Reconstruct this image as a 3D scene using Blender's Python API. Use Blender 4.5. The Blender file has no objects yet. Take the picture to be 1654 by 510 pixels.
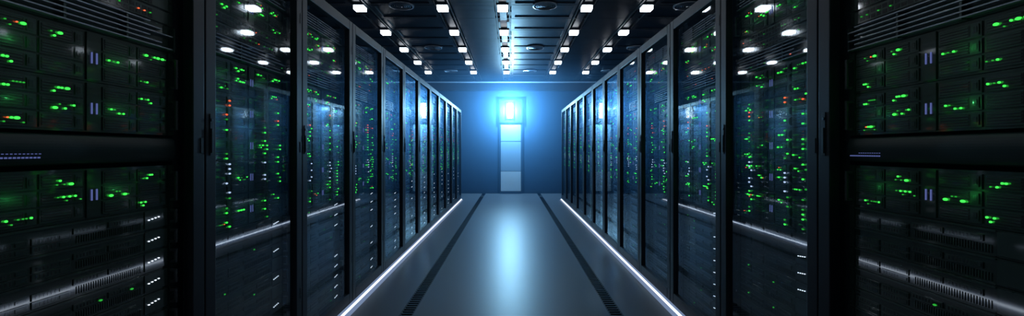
import bpy, math, random
from math import pi, sin, cos
sc = bpy.context.scene
COL = sc.collection
rng = random.Random(7)
sc.view_settings.view_transform='Standard'
sc.view_settings.look='None'

# ------------------------------------------------------------ materials
def mat(name, col, rough=.5, metal=0, spec=.5, noise=0, nscale=8, coat=0, stretch=(1,1,1)):
    m = bpy.data.materials.new(name); m.use_nodes = True
    nt = m.node_tree; b = nt.nodes['Principled BSDF']
    b.inputs['Base Color'].default_value = (*col, 1)
    b.inputs['Roughness'].default_value = rough
    b.inputs['Metallic'].default_value = metal
    b.inputs['Specular IOR Level'].default_value = spec
    if coat:  # gloss coat imitates reflections of the door glass left out nearest the camera
        b.inputs['Coat Weight'].default_value = coat
        b.inputs['Coat Roughness'].default_value = .05
        b.inputs['Coat IOR'].default_value = 2.2
    if noise:
        tc = nt.nodes.new('ShaderNodeTexCoord'); mp = nt.nodes.new('ShaderNodeMapping')
        mp.inputs['Scale'].default_value = stretch
        n = nt.nodes.new('ShaderNodeTexNoise'); n.inputs['Scale'].default_value = nscale; n.inputs['Detail'].default_value = 4
        nt.links.new(tc.outputs['Object'], mp.inputs['Vector']); nt.links.new(mp.outputs['Vector'], n.inputs['Vector'])
        r = nt.nodes.new('ShaderNodeMapRange')
        r.inputs['To Min'].default_value = max(.02, rough-noise); r.inputs['To Max'].default_value = rough+noise
        nt.links.new(n.outputs['Fac'], r.inputs['Value']); nt.links.new(r.outputs['Result'], b.inputs['Roughness'])
        mx = nt.nodes.new('ShaderNodeMix'); mx.data_type = 'RGBA'
        mx.inputs['A'].default_value = (*[c*(1-noise) for c in col], 1); mx.inputs['B'].default_value = (*[c*(1+noise) for c in col], 1)
        nt.links.new(n.outputs['Fac'], mx.inputs['Factor']); nt.links.new(mx.outputs['Result'], b.inputs['Base Color'])
    return m

def emat(name, col, s):
    m = bpy.data.materials.new(name); m.use_nodes = True
    nt = m.node_tree; nt.nodes.clear()
    e = nt.nodes.new('ShaderNodeEmission'); o = nt.nodes.new('ShaderNodeOutputMaterial')
    e.inputs['Color'].default_value = (*col, 1); e.inputs['Strength'].default_value = s
    nt.links.new(e.outputs[0], o.inputs['Surface'])
    return m

def glassmat(name, tint, rough, ior):
    m = bpy.data.materials.new(name); m.use_nodes = True
    nt = m.node_tree; nt.nodes.clear()
    t = nt.nodes.new('ShaderNodeBsdfTransparent'); t.inputs['Color'].default_value = (.85,.9,.93,1)
    g = nt.nodes.new('ShaderNodeBsdfGlossy'); g.inputs['Roughness'].default_value = rough
    g.inputs['Color'].default_value = (*tint,1)
    f = nt.nodes.new('ShaderNodeFresnel'); f.inputs['IOR'].default_value = ior
    mn = nt.nodes.new('ShaderNodeMath'); mn.operation='MINIMUM'; mn.inputs[1].default_value=.24
    mx = nt.nodes.new('ShaderNodeMixShader'); o = nt.nodes.new('ShaderNodeOutputMaterial')
    nt.links.new(f.outputs[0], mn.inputs[0]); nt.links.new(mn.outputs[0], mx.inputs[0])
    nt.links.new(t.outputs[0], mx.inputs[1]); nt.links.new(g.outputs[0], mx.inputs[2])
    nt.links.new(mx.outputs[0], o.inputs['Surface'])
    return m

M = {
 'frame': mat('black_powder_coat', (.007,.009,.015), .42, .1, .35, .06, 30),
 'body': mat('black_sheet_steel', (.010,.012,.015), .5, .3, .4, .05, 12),
 'rail': mat('rail_steel', (.035,.045,.05), .4, .5, .5, .1, 20, coat=1),
 'chassis': mat('dark_chassis_led_tint', (.010,.030,.020), .42, .3, .5, .1, 16, coat=1, stretch=(1,.3,3)),  # green spill of the LEDs mixed into the dark base colour
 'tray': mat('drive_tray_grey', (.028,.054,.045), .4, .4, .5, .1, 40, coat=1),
 'slat': mat('slat_steel', (.26,.30,.36), .35, .6, .5, .1, 30),
 'port': mat('port_black', (.004,.005,.005), .6, coat=1),
 'bezel': mat('smooth_bezel', (.008,.018,.019), .40, .1, .3, .05, 6),
 'handle': mat('handle_satin', (.07,.08,.09), .35, .6),
 'glass': glassmat('tinted_glass', (.9,.95,1), .025, 2.4),
 'floor': mat('polished_floor', (.095,.103,.125), .38, .0, .34),
 'trench': mat('trench_dark', (.003,.003,.004), .8),
 'grate': mat('grate_steel', (.012,.014,.018), .4, .7, .5, .1, 30),
 'ceil': mat('ceiling_void', (.002,.0025,.004), .5, 0, .3, .05, 5),
 'cpanel': mat('ceiling_panel', (.002,.0025,.004), .42, .0, .15, .06, 6),
 'ctrack': mat('ceiling_track', (.004,.005,.008), .5, .0, .22, .06, 6),
 'trimline': mat('pale_trim', (.3,.4,.55), .5, .0, .4, .06, 6),
 'wall': mat('end_wall_paint', (.016,.044,.098), .6, 0, .2, .04, 3),
 'wallside': mat('side_wall_paint', (.02,.03,.05), .6, 0, .4, .04, 3),
 'beam': mat('beam_dark', (.005,.008,.014), .45, .2, .5, .05, 5),
 'door': mat('door_pale', (.22,.32,.44), .4, .1, .5, .04, 4),
 'doorlow': mat('door_pale_lower', (.55,.62,.70), .4, .1, .5, .04, 4),
 'doorframe': mat('door_frame_blue', (.02,.05,.10), .4, .3),
 'housing': mat('lamp_housing', (.006,.007,.01), .5, .3),
 'lamp': emat('lamp_diffuser', (.82,.90,1), 11),
 'strip': emat('strip_diffuser', (.72,.84,1), 3),
 'lens': emat('strip_glow_band', (.38,.52,.84), .45),  # faint emission painting the strip's glow on floor and cabinet base
 'glow': emat('end_lamp_glow', (.75,.94,1), 30),
 'G': emat('led_green', (.05,1,.08), 1.6),
 'g': emat('led_green_dim', (.03,.5,.05), .8),
 'R': emat('led_red', (1,.13,.04), 1.6),
 'B': emat('led_blue', (.28,.36,1), .30),
 'b': emat('led_reflection_blue', (.55,.70,1), 1.3),  # LED reflections in the door glass, made as glowing dots
 'W': emat('led_white', (.75,.85,1), 1.8),
}

# ------------------------------------------------------------ mesh helper
class MB:
    def __init__(s): s.v=[]; s.f=[]; s.m=[]; s.mats=[]
    def mi(s, m):
        if m not in s.mats: s.mats.append(m)
        return s.mats.index(m)
    def box(s, x0,x1,y0,y1,z0,z1, m, o=(0,0,0)):
        k=len(s.v); i=s.mi(m)
        for z in (z0,z1):
            for x,y in ((x0,y0),(x1,y0),(x1,y1),(x0,y1)): s.v.append((x+o[0],y+o[1],z+o[2]))
        for q in ((3,2,1,0),(4,5,6,7),(0,1,5,4),(1,2,6,5),(2,3,7,6),(3,0,4,7)):
            s.f.append(tuple(k+a for a in q)); s.m.append(i)
    def prism(s, pts, axis, a, b, m):      # closed outline extruded along an axis
        k=len(s.v); n=len(pts); i=s.mi(m)
        for t in (a,b):
            for p,q in pts:
                s.v.append((t,p,q) if axis=='x' else (p,t,q) if axis=='y' else (p,q,t))
        s.f.append(tuple(range(k,k+n))[::-1]); s.f.append(tuple(range(k+n,k+2*n))); s.m += [i,i]
        for j in range(n):
            s.f.append((k+j,k+(j+1)%n,k+n+(j+1)%n,k+n+j)); s.m.append(i)
    def lathe(s, prof, m, n=40, closed=True):
        k=len(s.v); i=s.mi(m); L=len(prof)
        for a in range(n):
            t=2*pi*a/n
            for r,z in prof: s.v.append((r*cos(t), r*sin(t), z))
        for a in range(n):
            c=(a+1)%n
            for j in range(L if closed else L-1):
                j2=(j+1)%L
                s.f.append((k+a*L+j,k+c*L+j,k+c*L+j2,k+a*L+j2)); s.m.append(i)
    def mesh(s, name):
        me=bpy.data.meshes.new(name); me.from_pydata(s.v,[],s.f)
        for x in s.mats: me.materials.append(M[x])
        me.polygons.foreach_set('material_index', s.m)
        me.update(); return me
    def build(s, name, parent=None, loc=(0,0,0), bevel=0):
        o=bpy.data.objects.new(name, s.mesh(name)); COL.objects.link(o); o.location=loc
        if parent: o.parent=parent
        if bevel:
            b=o.modifiers.new('bevel','BEVEL'); b.width=bevel; b.segments=2; b.limit_method='ANGLE'
        return o
def empty(name, loc, rz=0):
    o=bpy.data.objects.new(name,None); COL.objects.link(o); o.location=loc; o.rotation_euler=(0,0,rz); o.empty_display_size=.1; return o
def tag(o,label,cat,group=None):
    o['label']=label; o['category']=cat
    if group: o['group']=group
    return o
def struct(mb,name,**k):
    o=mb.build(name,**k); o['kind']='structure'; return o
def copy_tree(o,parent=None):
    c=o.copy(); COL.objects.link(c)
    if parent: c.parent=parent
    for ch in list(o.children): copy_tree(ch,c)
    return c
ORD=['first','second','third','fourth','fifth','sixth','seventh','eighth','ninth','tenth','eleventh','twelfth','thirteenth',
 'fourteenth','fifteenth','sixteenth','seventeenth','eighteenth','nineteenth','twentieth','twenty-first','twenty-second','twenty-third','twenty-fourth']

# ------------------------------------------------------------ dimensions
CAMZ=1.21; HX=1.23; RW=.8; Y0=1.72; NR=12; RH=2.2; CH=3.2; WY=12.1; REC=.06

# ------------------------------------------------------------ room
f=MB()
gx0,gx1=.725,.825
for a,b in ((-5.2,-gx1),(-gx0,gx0),(gx1,5.2)): f.box(a,b,-1.5,WY,-.12,0,'floor')
for s in (-1,1):
    a,b=sorted((s*gx0,s*gx1)); f.box(a,b,-1.5,WY,-.12,-.06,'trench')
struct(f,'floor')
c=MB(); c.box(-5.2,5.2,-1.5,WY,CH+.06,CH+.14,'ceil')
LX=[-3.25,-2.07,-.94,-.12,1.03,1.85,2.98]
ROWS=[10.66-1.2*i for i in range(9)]
edges=[-5.2]+LX+[5.2]
ys=[WY]+[r+.6 for r in ROWS if r+.6<WY]+[ROWS[-1]-.6]
for yi in range(len(ys)-1):
    y1,y0=ys[yi]-.015,ys[yi+1]+.015
    for a,b in zip(edges[:-1],edges[1:]):
        xa,xb=a+.12,b-.12
        if .6<b-a<1.0 or b-a>1.5:
            n=int((y1-y0)/.03)
            for k in range(n):
                yy=y0+(y1-y0)*k/n
                c.box(xa,xb,yy,yy+.02,CH,CH+.015,'cpanel')
        else:
            # coffered panel: border with a raised inner field
            ym=(y0+y1)/2
            for p,q in ((y0,ym-.01),(ym+.01,y1)):
                c.box(xa,xb,p,p+.05,CH,CH+.03,'cpanel'); c.box(xa,xb,q-.05,q,CH,CH+.03,'cpanel')
                c.box(xa,xa+.05,p+.05,q-.05,CH,CH+.03,'cpanel'); c.box(xb-.05,xb,p+.05,q-.05,CH,CH+.03,'cpanel')
                c.box(xa+.05,xb-.05,p+.05,q-.05,CH+.012,CH+.03,'cpanel')
for x in LX:
    c.box(x-.05,x+.05,-1.5,WY,CH+.0,CH+.05,'cpanel')
    for s in (-1,1): c.box(x+s*.095-.008,x+s*.095+.008,-1.5,WY,CH-.015,CH+.05,'ctrack')
for y in ys[1:]: c.box(-5.2,5.2,y-.008,y+.008,CH+.0,CH+.04,'ctrack')
struct(c,'ceiling')
w=MB(); w.box(-5.2,5.2,WY,WY+.15,-.12,CH+.14,'wall'); struct(w,'wall_back')
for s,n in ((-1,'left'),(1,'right')):
    w=MB(); a,b=sorted((s*5.2,s*5.35)); w.box(a,b,-1.5,WY+.15,-.12,CH+.14,'wallside'); struct(w,'wall_'+n)
t=MB(); t.box(-5.2,5.2,WY-.16,WY,2.88,3.1,'beam'); t.box(-5.2,5.2,WY-.2,WY,3.1,3.13,'trimline'); struct(t,'trim_1',bevel=.004)
t=MB(); t.box(-5.2,-.4,WY-.015,WY,0,.09,'doorframe'); t.box(.37,5.2,WY-.015,WY,0,.09,'doorframe'); struct(t,'baseboard_back')

# door in the end wall: stacked pale sections, dark square frame above
d=MB(); x0,x1=-.31,.28
d.box(x0,x1,WY-.045,WY-.01,.06,1.95,'doorframe')
for z0,z1,mm in ((.07,.62,'doorlow'),(.635,1.455,'door'),(1.475,1.94,'door')):
    d.box(x0+.012,x1-.012,WY-.056,WY-.045,z0,z1,mm)
dr=struct(d,'door_1',bevel=.003)
d=MB()
d.box(x0-.03,x0-.004,WY-.06,WY,0,1.955,'doorframe'); d.box(x1+.004,x1+.03,WY-.06,WY,0,1.955,'doorframe')
d.box(x0-.03,x0+.02,WY-.10,WY,1.985,2.64,'beam'); d.box(x1-.02,x1+.03,WY-.10,WY,1.985,2.64,'beam')
d.box(x0+.02,x1-.02,WY-.10,WY,1.985,2.04,'beam'); d.box(x0+.02,x1-.02,WY-.10,WY,2.59,2.64,'beam')
d.box(x0+.02,x1-.02,WY-.03,WY,2.04,2.59,'beam'); d.box(x0,x1,WY-.09,WY,0,.05,'doorframe')
o=d.build('door_frame',dr,bevel=.003); o['kind']='structure'
# lamp above the door
lp=empty('wall_lamp',(-.04,WY-.03,2.33))
tag(lp,'glaring blue-white lamp in the dark frame above the pale door','lamp')
d=MB(); d.box(-.11,.11,-.04,0,-.24,.24,'housing'); d.box(-.11,-.095,-.09,-.04,-.24,.24,'housing'); d.box(.095,.11,-.09,-.04,-.24,.24,'housing'); d.build('housing',lp,bevel=.003)
d=MB(); d.prism([(.055*cos(pi*k/8),-.04-.05*sin(pi*k/8)) for k in range(9)],'z',-.21,.21,'glow'); d.build('diffuser',lp)

# ------------------------------------------------------------ floor grates
for s,n in ((-1,'left'),(1,'right')):
    g=empty('floor_grate',(s*(gx0+gx1)/2,0,0))
    tag(g,'long dark slotted drain grate in the floor along the %s cabinet row'%n,'floor grate','floor grates')
    hw=(gx1-gx0)/2
    b=MB()
    for a in (-hw,hw-.008): b.box(a,a+.008,.3,11.2,-.03,.002,'grate')
    b.box(-hw,hw,11.19,11.2,-.03,.002,'grate')
    b.build('edge_frame',g)
    b=MB(); y=.3
    while y<11.18:
        b.box(-hw+.008,hw-.008,y,y+.018,-.022,0,'grate'); y+=.045
    b.build('slats',g)

# ------------------------------------------------------------ light strips at the cabinet feet
for s,n in ((-1,'left'),(1,'right')):
    g=empty('light_strip',(s*(HX-.012),0,0))
    tag(g,'thin glowing white light strip on the floor at the foot of the %s cabinet row'%n,'light strip','floor light strips')
    ya,yb=.6,Y0+(NR-1)*RW
    q=-s
    b=MB(); b.box(-.016,.016,ya,yb,0,.004,'handle')
    k=s*.012; a,bb=sorted((k,k+s*.003)); b.box(a,bb,ya,yb,.004,.045,'handle'); b.build('channel',g)
    b=MB()
    b.prism([(s*.011,.014),(q*.006,.014),(s*.004,.027),(s*.011,.027)],'y',ya,yb,'strip'); b.build('diffuser',g)
    b=MB()
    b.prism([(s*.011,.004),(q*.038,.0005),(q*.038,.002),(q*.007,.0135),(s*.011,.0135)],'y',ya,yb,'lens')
    b.prism([(s*.011,.0275),(s*.004,.0275),(s*.009,.045),(s*.011,.045)],'y',ya,yb,'lens'); b.build('glow_band',g)  # added glowing wedges: the strip's soft glow built as shape

# ------------------------------------------------------------ ceiling lamps
def lamp_proto():
    r=empty('ceiling_light',(0,0,CH))
    b=MB()
    b.box(-.085,.085,-.10,-.08,-.03,.0,'housing'); b.box(-.085,.085,.08,.10,-.03,0,'housing')
    b.box(-.085,-.07,-.08,.08,-.03,0,'housing'); b.box(.07,.085,-.08,.08,-.03,0,'housing')
    b.box(-.07,.07,-.08,.08,-.012,0.0,'housing')
    b.build('housing',r,bevel=.003)
    b=MB(); b.box(-.068,.068,-.066,.066,-.075,-.012,'lamp'); b.build('diffuser',r)
    return r
lpz=lamp_proto(); used=False
for i,y in enumerate(ROWS):
    for j,x in enumerate(LX):
        o=lpz if not used else copy_tree(lpz)
        used=True
        o.location=(x,y,CH)
        tag(o,'square glowing ceiling light, %s row from the end wall, %s column from the left'%(ORD[i],ORD[j]),'ceiling light','square ceiling lights')

# ceiling vents
def vent_proto():
    r=empty('ceiling_vent',(0,0,CH))
    b=MB(); b.lathe([(.17,0),(.17,-.012),(.150,-.018),(.145,0)],'slat'); b.build('rim',r)
    b=MB()
    for q in (.125,.1,.075,.05): b.lathe([(q,-.002),(q,-.012),(q-.010,-.016),(q-.010,-.002)],'slat')
    b.build('rings',r)
    b=MB(); b.lathe([(.0,-.02),(.024,-.016),(.026,-.001),(0,-.001)],'rail',closed=False)
    b.box(-.145,.145,-.004,.004,-.008,-.001,'housing'); b.box(-.004,.004,-.145,.145,-.008,-.001,'housing'); b.build('hub',r)
    b=MB(); b.lathe([(0,-.0005),(.146,-.0005)],'port',closed=False); b.build('backing',r)
    return r
vp=vent_proto(); used=False
for i,y in enumerate(ROWS[0::2][:4]):
    for j,x in enumerate((-1.51,.46,2.4)):
        o=vp if not used else copy_tree(vp); used=True
        o.location=(x,y+.02,CH)
        tag(o,'round dark ringed ceiling vent, %s from the end wall in the %s line'%(ORD[i],('left','middle','right')[j]),'ceiling vent','round ceiling vents')

# ------------------------------------------------------------ cabinets
def rack_proto():
    r=empty('server_cabinet',(0,0,0))
    h=RW/2
    b=MB(); b.box(-1.0,-.045,-h+.001,-h+.016,.05,RH,'body'); b.build('side_panel',r)
    b=MB(); b.box(-1.0,-.045,h-.016,h-.001,.05,RH,'body'); b.build('side_panel',r)
    b=MB(); b.box(-1.0,-.985,-h+.016,h-.016,.05,RH,'body'); b.build('back_panel',r)
    b=MB(); b.box(-.985,-.045,-h+.016,h-.016,RH-.03,RH,'body'); b.build('top_panel',r)
    b=MB(); b.box(-.985,-.045,-h+.016,h-.016,.05,.09,'body'); b.box(-.98,-.03,-h+.001,h-.001,.0,.05,'body'); b.build('plinth',r)
    for s in (-1,1):
        b=MB(); a,c_=sorted((s*.316,s*.382)); b.box(-.10,-REC-.004,a,c_,.1,RH-.03,'rail')
        z=.16
        while z<2.12:
            a,c_=sorted((s*.335,s*.347)); b.box(-REC-.004,-REC-.003,a,c_,z,z+.012,'port'); z+=.04
        b.build('mounting_rail',r)
    sw=.065; b=MB(); z0,z1=.05,RH
    b.box(-.04,0,-h+.003,-h+sw,z0,z1,'frame'); b.box(-.04,0,h-sw,h-.003,z0,z1,'frame')
    b.box(-.04,0,-h+sw,h-sw,z1-.07,z1,'frame'); b.box(-.04,0,-h+sw,h-sw,z0,z0+.075,'frame')
    door=b.build('door',r,bevel=.004)
    b=MB()
    b.v=[(-.02,-h+sw,z0+.075),(-.02,h-sw,z0+.075),(-.02,h-sw,z1-.07),(-.02,-h+sw,z1-.07)]; b.f=[(0,1,2,3)]; b.m=[b.mi('glass')]
    b.build('glass_pane',door)
    b=MB(); b.box(0,.003,-h+.026,-h+.044,1.19,1.36,'frame'); b.box(.003,.006,-h+.031,-h+.039,1.20,1.30,'frame')
    b.build('door_handle',door,bevel=.001)
    b=MB(); k=[(-h+.035+.006*cos(2*pi*i/16),1.335+.006*sin(2*pi*i/16)) for i in range(16)]; b.prism(k,'x',.003,.006,'handle'); b.build('key_lock',door)
    for z in (.35,1.2,1.95):
        b=MB(); b.box(0,.002,h-.025,h-.012,z,z+.06,'frame'); b.build('hinge',door,bevel=.0005)
    return r

# ------- equipment. spec -> list of (part name, key, builder, loc)
def oct_(w,h):
    return [( w/2*cos(2*pi*i/10), h/2*sin(2*pi*i/10)) for i in range(10)]
cache={}
def led(w,h,c):
    k=('led',w,h,c)
    b=MB(); b.prism(oct_(w,h),'x',0,.003,c); return k,b
def hnd(hh):
    b=MB(); b.box(0,.02,-.005,.005,0,.008,'handle'); b.box(0,.02,-.005,.005,hh-.008,hh,'handle'); b.box(.016,.022,-.005,.005,.0,hh,'handle')
    return ('hnd',hh),b
def tray():
    b=MB(); W=.118; H=.041
    b.box(0,.003,0,W,0,H,'tray')
    b.box(.003,.0035,.004,W-.03,.004,H-.004,'port')
    for k in range(4):
        z=.007+k*.008; b.box(.0035,.0048,.006,W-.034,z,z+.004,'tray')
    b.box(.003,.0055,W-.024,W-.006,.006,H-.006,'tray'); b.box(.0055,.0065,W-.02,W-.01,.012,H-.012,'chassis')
    return 'tray',b
def slim():
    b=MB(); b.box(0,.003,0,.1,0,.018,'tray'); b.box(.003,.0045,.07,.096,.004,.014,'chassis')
    for k in range(6): b.box(.003,.0035,.008+k*.01,.012+k*.01,.004,.014,'port')
    return 'slim',b

def sp_storage(r,mode=0):
    H=.153; P=[]
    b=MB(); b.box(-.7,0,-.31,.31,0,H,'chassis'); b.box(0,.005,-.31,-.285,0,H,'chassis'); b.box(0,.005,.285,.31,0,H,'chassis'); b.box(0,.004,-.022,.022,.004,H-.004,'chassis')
    P.append(('chassis',('cA',),b,(0,0,0)))
    for row in range(3):
        for u in (-.278,-.152,.03,.156):
            k,b=tray(); P.append(('drive_tray',k,b,(0,u,.008+row*.047)))
    for u in (-.298,.298):
        k,b=hnd(.11); P.append(('pull_handle',k,b,(.005,u,.02)))
    for u in (-.008,.008):
        b=MB(); b.box(0,.003,-.0013,.0013,0,.034,'B'); P.append(('indicator_bar',('bar',),b,(.004,u,.055)))
    for u0,rows in ((-.235,(0,2)),(-.12,(1,2)),(.05,(1,2)),(.17,(0,2))):
        for row in rows:
            if r.random()<(.12 if mode==0 else .6): continue
            z=.028+row*.047; u=u0+r.uniform(-.01,.01)
            for q in range(r.choice((3,4,5,6))):
                t=r.random()
                if t<.22: w_=.013; k,b=led(.013,.008,'G')
                elif t<.5: w_=.006; k,b=led(.006,.006,'G')
                elif t<.92: w_=.005; k,b=led(.004,.004,'g')
                else: w_=.005; k,b=led(.004,.004,'R')
                P.append(('status_light',k,b,(.006,u+w_/2,z+r.choice((0,0,-.011))))); u+=w_+r.choice((.003,.006,.01))
    if mode:
        for u in (-.19,.11,.235):
            for q in range(7):
                if r.random()<(.75 if mode==2 else .5):
                    c='b' if mode==2 and u<.2 else ('R' if mode==3 and r.random()<.7 and q>1 else r.choice('GGg'))  # pale blue dots are LED reflections in the glass, built as lights
                    k,b=led(.014,.008,c); P.append(('status_light',k,b,(.0065,u+r.choice((0,0,.02)),.012+q*.0215)))
    return H,P
def sp_compute(r,mode=0):
    H=.073; P=[]
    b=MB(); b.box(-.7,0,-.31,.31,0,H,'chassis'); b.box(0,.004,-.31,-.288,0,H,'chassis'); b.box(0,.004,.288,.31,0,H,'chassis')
    b.box(0,.003,-.285,.18,.066,.071,'tray'); b.box(0,.003,.185,.283,.006,.068,'tray')
    for k in range(30): b.box(0,.002,-.05+k*.0075,-.047+k*.0075,.008,.03,'tray')
    b.box(0,.002,-.28,.18,.0,.003,'tray')
    P.append(('chassis',('cB',),b,(0,0,0)))
    for q,(u,z) in enumerate(((-.28,.006),(-.28,.027),(-.17,.006),(-.17,.027),(-.06,.036),(.05,.036))):
        k,b=slim(); P.append(('drive_tray',k,b,(0,u,z)))
    for u in (.298,):
        k,b=hnd(.05); P.append(('pull_handle',k,b,(.004,u,.012)))
    if mode!=4 and (mode==5 or r.random()<.75):
        for q in range(4):
            k,b=led(.006,.004,'W'); P.append(('status_light',k,b,(.003,.2+q*.014,.036+q*.002)))
    for u in (-.2,-.09,.02,.13):
        if r.random()<.14:
            k,b=led(.010,.006,'g'); P.append(('status_light',k,b,(.0045,u,r.choice((.014,.04)))))
    return H,P
def sp_bezel(r,mode=0):
    H=.088; P=[]
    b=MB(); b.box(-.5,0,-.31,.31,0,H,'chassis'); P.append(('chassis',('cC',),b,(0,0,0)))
    b=MB(); n=10; b2=[(0,.0)]+[(.016*sin(pi*(.08+.84*k/n))**.5,.004+.08*k/n) for k in range(n+1)]+[(0,H)]
    i=b.mi('bezel')
    for y in (-.305,.305):
        for x,z in b2: b.v.append((x,y,z))
    L=len(b2)
    for j in range(L-1): b.f.append((j,j+1+0,L+j+1,L+j)); b.m.append(i)
    b.f.append(tuple(range(L))[::-1]); b.m.append(i); b.f.append(tuple(range(L,2*L))); b.m.append(i)
    P.append(('bezel',('bz',),b,(0,0,0)))
    b=MB()
    for q in range(14): b.box(0,.004,-.29+q*.0095,-.286+q*.0095,.02,.024,'B'); 
    for q in range(10): b.box(0,.004,-.25+q*.0095,-.246+q*.0095,.031,.033,'B')
    P.append(('indicator_strip',('ids',),b,(.0135,0,0)))
    return H,P
def sp_switch(r,mode=0):
    H=.05; P=[]
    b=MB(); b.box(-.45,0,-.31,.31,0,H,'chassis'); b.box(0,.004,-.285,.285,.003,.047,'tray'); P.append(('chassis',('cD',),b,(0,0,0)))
    b=MB()
    for a in range(20):
        for z in (.007,.027): b.box(0,.001,-.26+a*.024,-.243+a*.024,z,z+.013,'port')
    P.append(('port_block',('pb',),b,(.004,0,0)))
    for a in range(20):
        if r.random()<.32:
            k,b=led(.006,.004,'g' if r.random()<.8 else 'R'); P.append(('status_light',k,b,(.0045,-.252+a*.024,.0235)))
    return H,P
def sp_patch(r,mode=0):
    H=.098; P=[]
    b=MB(); b.box(-.3,0,-.31,.31,0,H,'chassis'); P.append(('chassis',('cE',),b,(0,0,0)))
    b=MB()
    for k in range(6):
        z=.008+k*.016; u0=-.3+ (k%2)*.03
        b.box(0,.018,u0,.29-(k%3)*.05,z,z+.004,'slat')
    for u in (-.305,-.1,.1,.298): b.box(0,.015,u,u+.007,.004,H-.004,'tray')
    P.append(('cable_guide',('cg',),b,(0,0,0)))
    zz=.022+r.choice((0,.016,.032))
    for a in range(14):
        if r.random()<.2:
            k,b=led(.008,.004,'g' if r.random()<.8 else 'R'); P.append(('status_light',k,b,(.019,-.27+a*.04,zz)))
    return H,P
SPEC={'storage_server':sp_storage,'compute_server':sp_compute,'smooth_unit':sp_bezel,'network_switch':sp_switch,'cable_panel':sp_patch}
WORD={'storage_server':('tall drive-bay server','server'),'compute_server':('slim black server','server'),
 'smooth_unit':('smooth curved unit','rack unit'),'network_switch':('thin network switch','network switch'),'cable_panel':('slatted cable panel','cable panel')}
GRP={'storage_server':'drive-bay servers in the cabinets','compute_server':'slim servers in the cabinets','smooth_unit':'smooth units in the cabinets',
 'network_switch':'network switches in the cabinets','cable_panel':'slatted cable panels in the cabinets'}
BASE0=[('compute_server',0)]*12+[('storage_server',0),('smooth_unit',0),('storage_server',0),('storage_server',0),('cable_panel',0),('network_switch',0),('network_switch',0),('storage_server',0),('cable_panel',0)]
BASE1=[('compute_server',0)]*10+[('storage_server',1),('storage_server',2),('storage_server',1),('storage_server',3),('storage_server',0),('cable_panel',0),('network_switch',0),('network_switch',0),('storage_server',0),('cable_panel',0)]
def getmesh(k,b,name):
    k=str(k)
    if k not in cache: cache[k]=b.mesh(name)
    return cache[k]
merged={}
def merged_mesh(kind,v,mode):
    key=(kind,v,mode)
    if key in merged: return merged[key]
    H,P=SPEC[kind](random.Random(v*31+len(kind)*7),mode)
    b=MB()
    for name,k,pb,loc in P:
        n=len(b.v); mp=[b.mi(x) for x in pb.mats]
        b.v+=[(x+loc[0],y+loc[1],z+loc[2]) for x,y,z in pb.v]
        b.f+=[tuple(n+a for a in q) for q in pb.f]; b.m+=[mp[i] for i in pb.m]
    merged[key]=(H,b.mesh(kind)); return merged[key]
def light(name,typ,loc,col,e,size=.1,rot=None,**k):
    l=bpy.data.lights.new(name,typ); l.color=col; l.energy=e
    if typ=='AREA': l.size=size; 
    else: l.shadow_soft_size=size
    for a,b in k.items(): setattr(l,a,b)
    o=bpy.data.objects.new(name,l); COL.objects.link(o); o.location=loc
    if rot: o.rotation_euler=rot
    return o
rp=rack_proto(); first=True
cabs=[]
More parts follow.
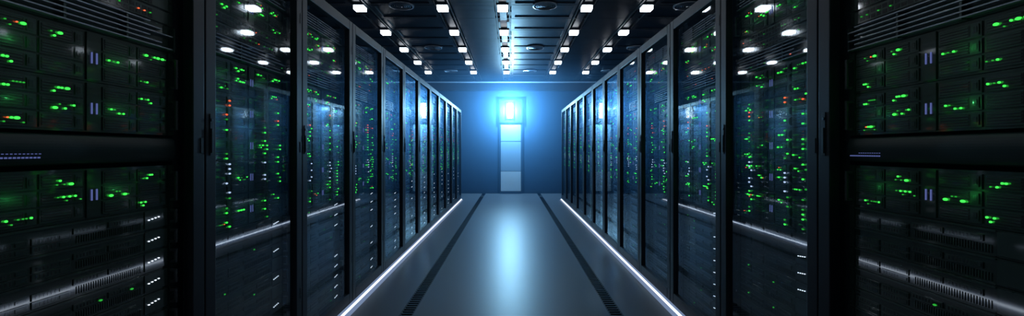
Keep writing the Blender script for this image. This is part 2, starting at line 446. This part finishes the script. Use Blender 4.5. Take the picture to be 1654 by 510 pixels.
for side,sn in ((-1,'left'),(1,'right')):
    rz=0 if side<0 else pi
    for k in range(NR):
        yc=Y0+RW*(k-.5)
        o=rp if first else copy_tree(rp); first=False
        cabs.append((k,o))
        o.location=(side*HX,yc,0); o.rotation_euler=(0,0,rz)
        tag(o,'black glass-door server cabinet, %s from the camera in the %s row'%(ORD[k],sn),'server cabinet','glass-door server cabinets')
        z=.102; r=random.Random(100*k+side)
        for i,(kind,mode) in enumerate(BASE0 if k==0 else BASE1):
            lab='%s, %s from bottom in the %s cabinet of the %s row'%(WORD[kind][0],ORD[i],ORD[k],sn)
            fx=side*(HX+REC)
            if k==0 and kind=='compute_server': mode=4 if side>0 else 5
            if k<=3:
                H,P=SPEC[kind](r,mode)
                root=empty(kind,(fx,yc,z),rz)
                for name,key,b,loc in P:
                    q=bpy.data.objects.new(name,getmesh(key,b,name)); COL.objects.link(q); q.parent=root; q.location=loc
                if kind=='storage_server' and mode!=2:
                    for uu in (-.2,.1):
                        light('led_spill','POINT',(fx-side*.038,yc-side*uu,z+.08),(.07,1,.2),.016,0)  # added green point lamp, no fixture, stands in for LED spill
            else:
                H,me=merged_mesh(kind,r.randrange(5),mode)
                root=bpy.data.objects.new(kind,me); COL.objects.link(root); root.location=(fx,yc,z); root.rotation_euler=(0,0,rz)
            tag(root,lab,WORD[kind][1],GRP[kind])
            z+=H+(.002 if k or i not in (12,13) else .014 if i==12 else .01)
for k,o in cabs:
    if k==0:
        for dd in o.children:
            for gg in list(dd.children):
                if gg.name.startswith('glass_pane'): bpy.data.objects.remove(gg)
        o['label']=o['label'].replace('glass-door server cabinet','server cabinet with framed door')
        o['group']='nearest server cabinets'

# ------------------------------------------------------------ lights
LP=(-.04,WY-.4,2.35)
light('end_glow','POINT',LP,(.24,.59,1),440,.02)
# ------------------------------------------------------------ world: thin mist, thicker round the end lamp
wd=bpy.data.worlds.new('world'); sc.world=wd; wd.use_nodes=True
nt=wd.node_tree; bg=nt.nodes['Background']; bg.inputs[0].default_value=(.02,.05,.12,1); bg.inputs[1].default_value=.3
vs=nt.nodes.new('ShaderNodeVolumeScatter'); vs.inputs['Anisotropy'].default_value=.35
vs.inputs['Color'].default_value=(.2,.52,1,1)
ge=nt.nodes.new('ShaderNodeNewGeometry'); di=nt.nodes.new('ShaderNodeVectorMath'); di.operation='DISTANCE'
di.inputs[1].default_value=LP
nt.links.new(ge.outputs['Position'],di.inputs[0])
mr=nt.nodes.new('ShaderNodeMapRange'); mr.interpolation_type='SMOOTHSTEP'
mr.inputs['From Min'].default_value=.3; mr.inputs['From Max'].default_value=4.2
mr.inputs['To Min'].default_value=.16; mr.inputs['To Max'].default_value=.002
nt.links.new(di.outputs['Value'],mr.inputs['Value']); nt.links.new(mr.outputs['Result'],vs.inputs['Density'])
nt.links.new(vs.outputs[0],nt.nodes['World Output'].inputs['Volume'])

# ------------------------------------------------------------ camera
cd=bpy.data.cameras.new('camera'); cam=bpy.data.objects.new('camera',cd); COL.objects.link(cam)
cam.location=(0,0,CAMZ); cam.rotation_euler=(pi/2,0,0)
cd.sensor_width=36; cd.lens=692*36/1654; cd.shift_y=-12/1654; cd.shift_x=1/1654; cd.clip_start=.02
sc.camera=cam
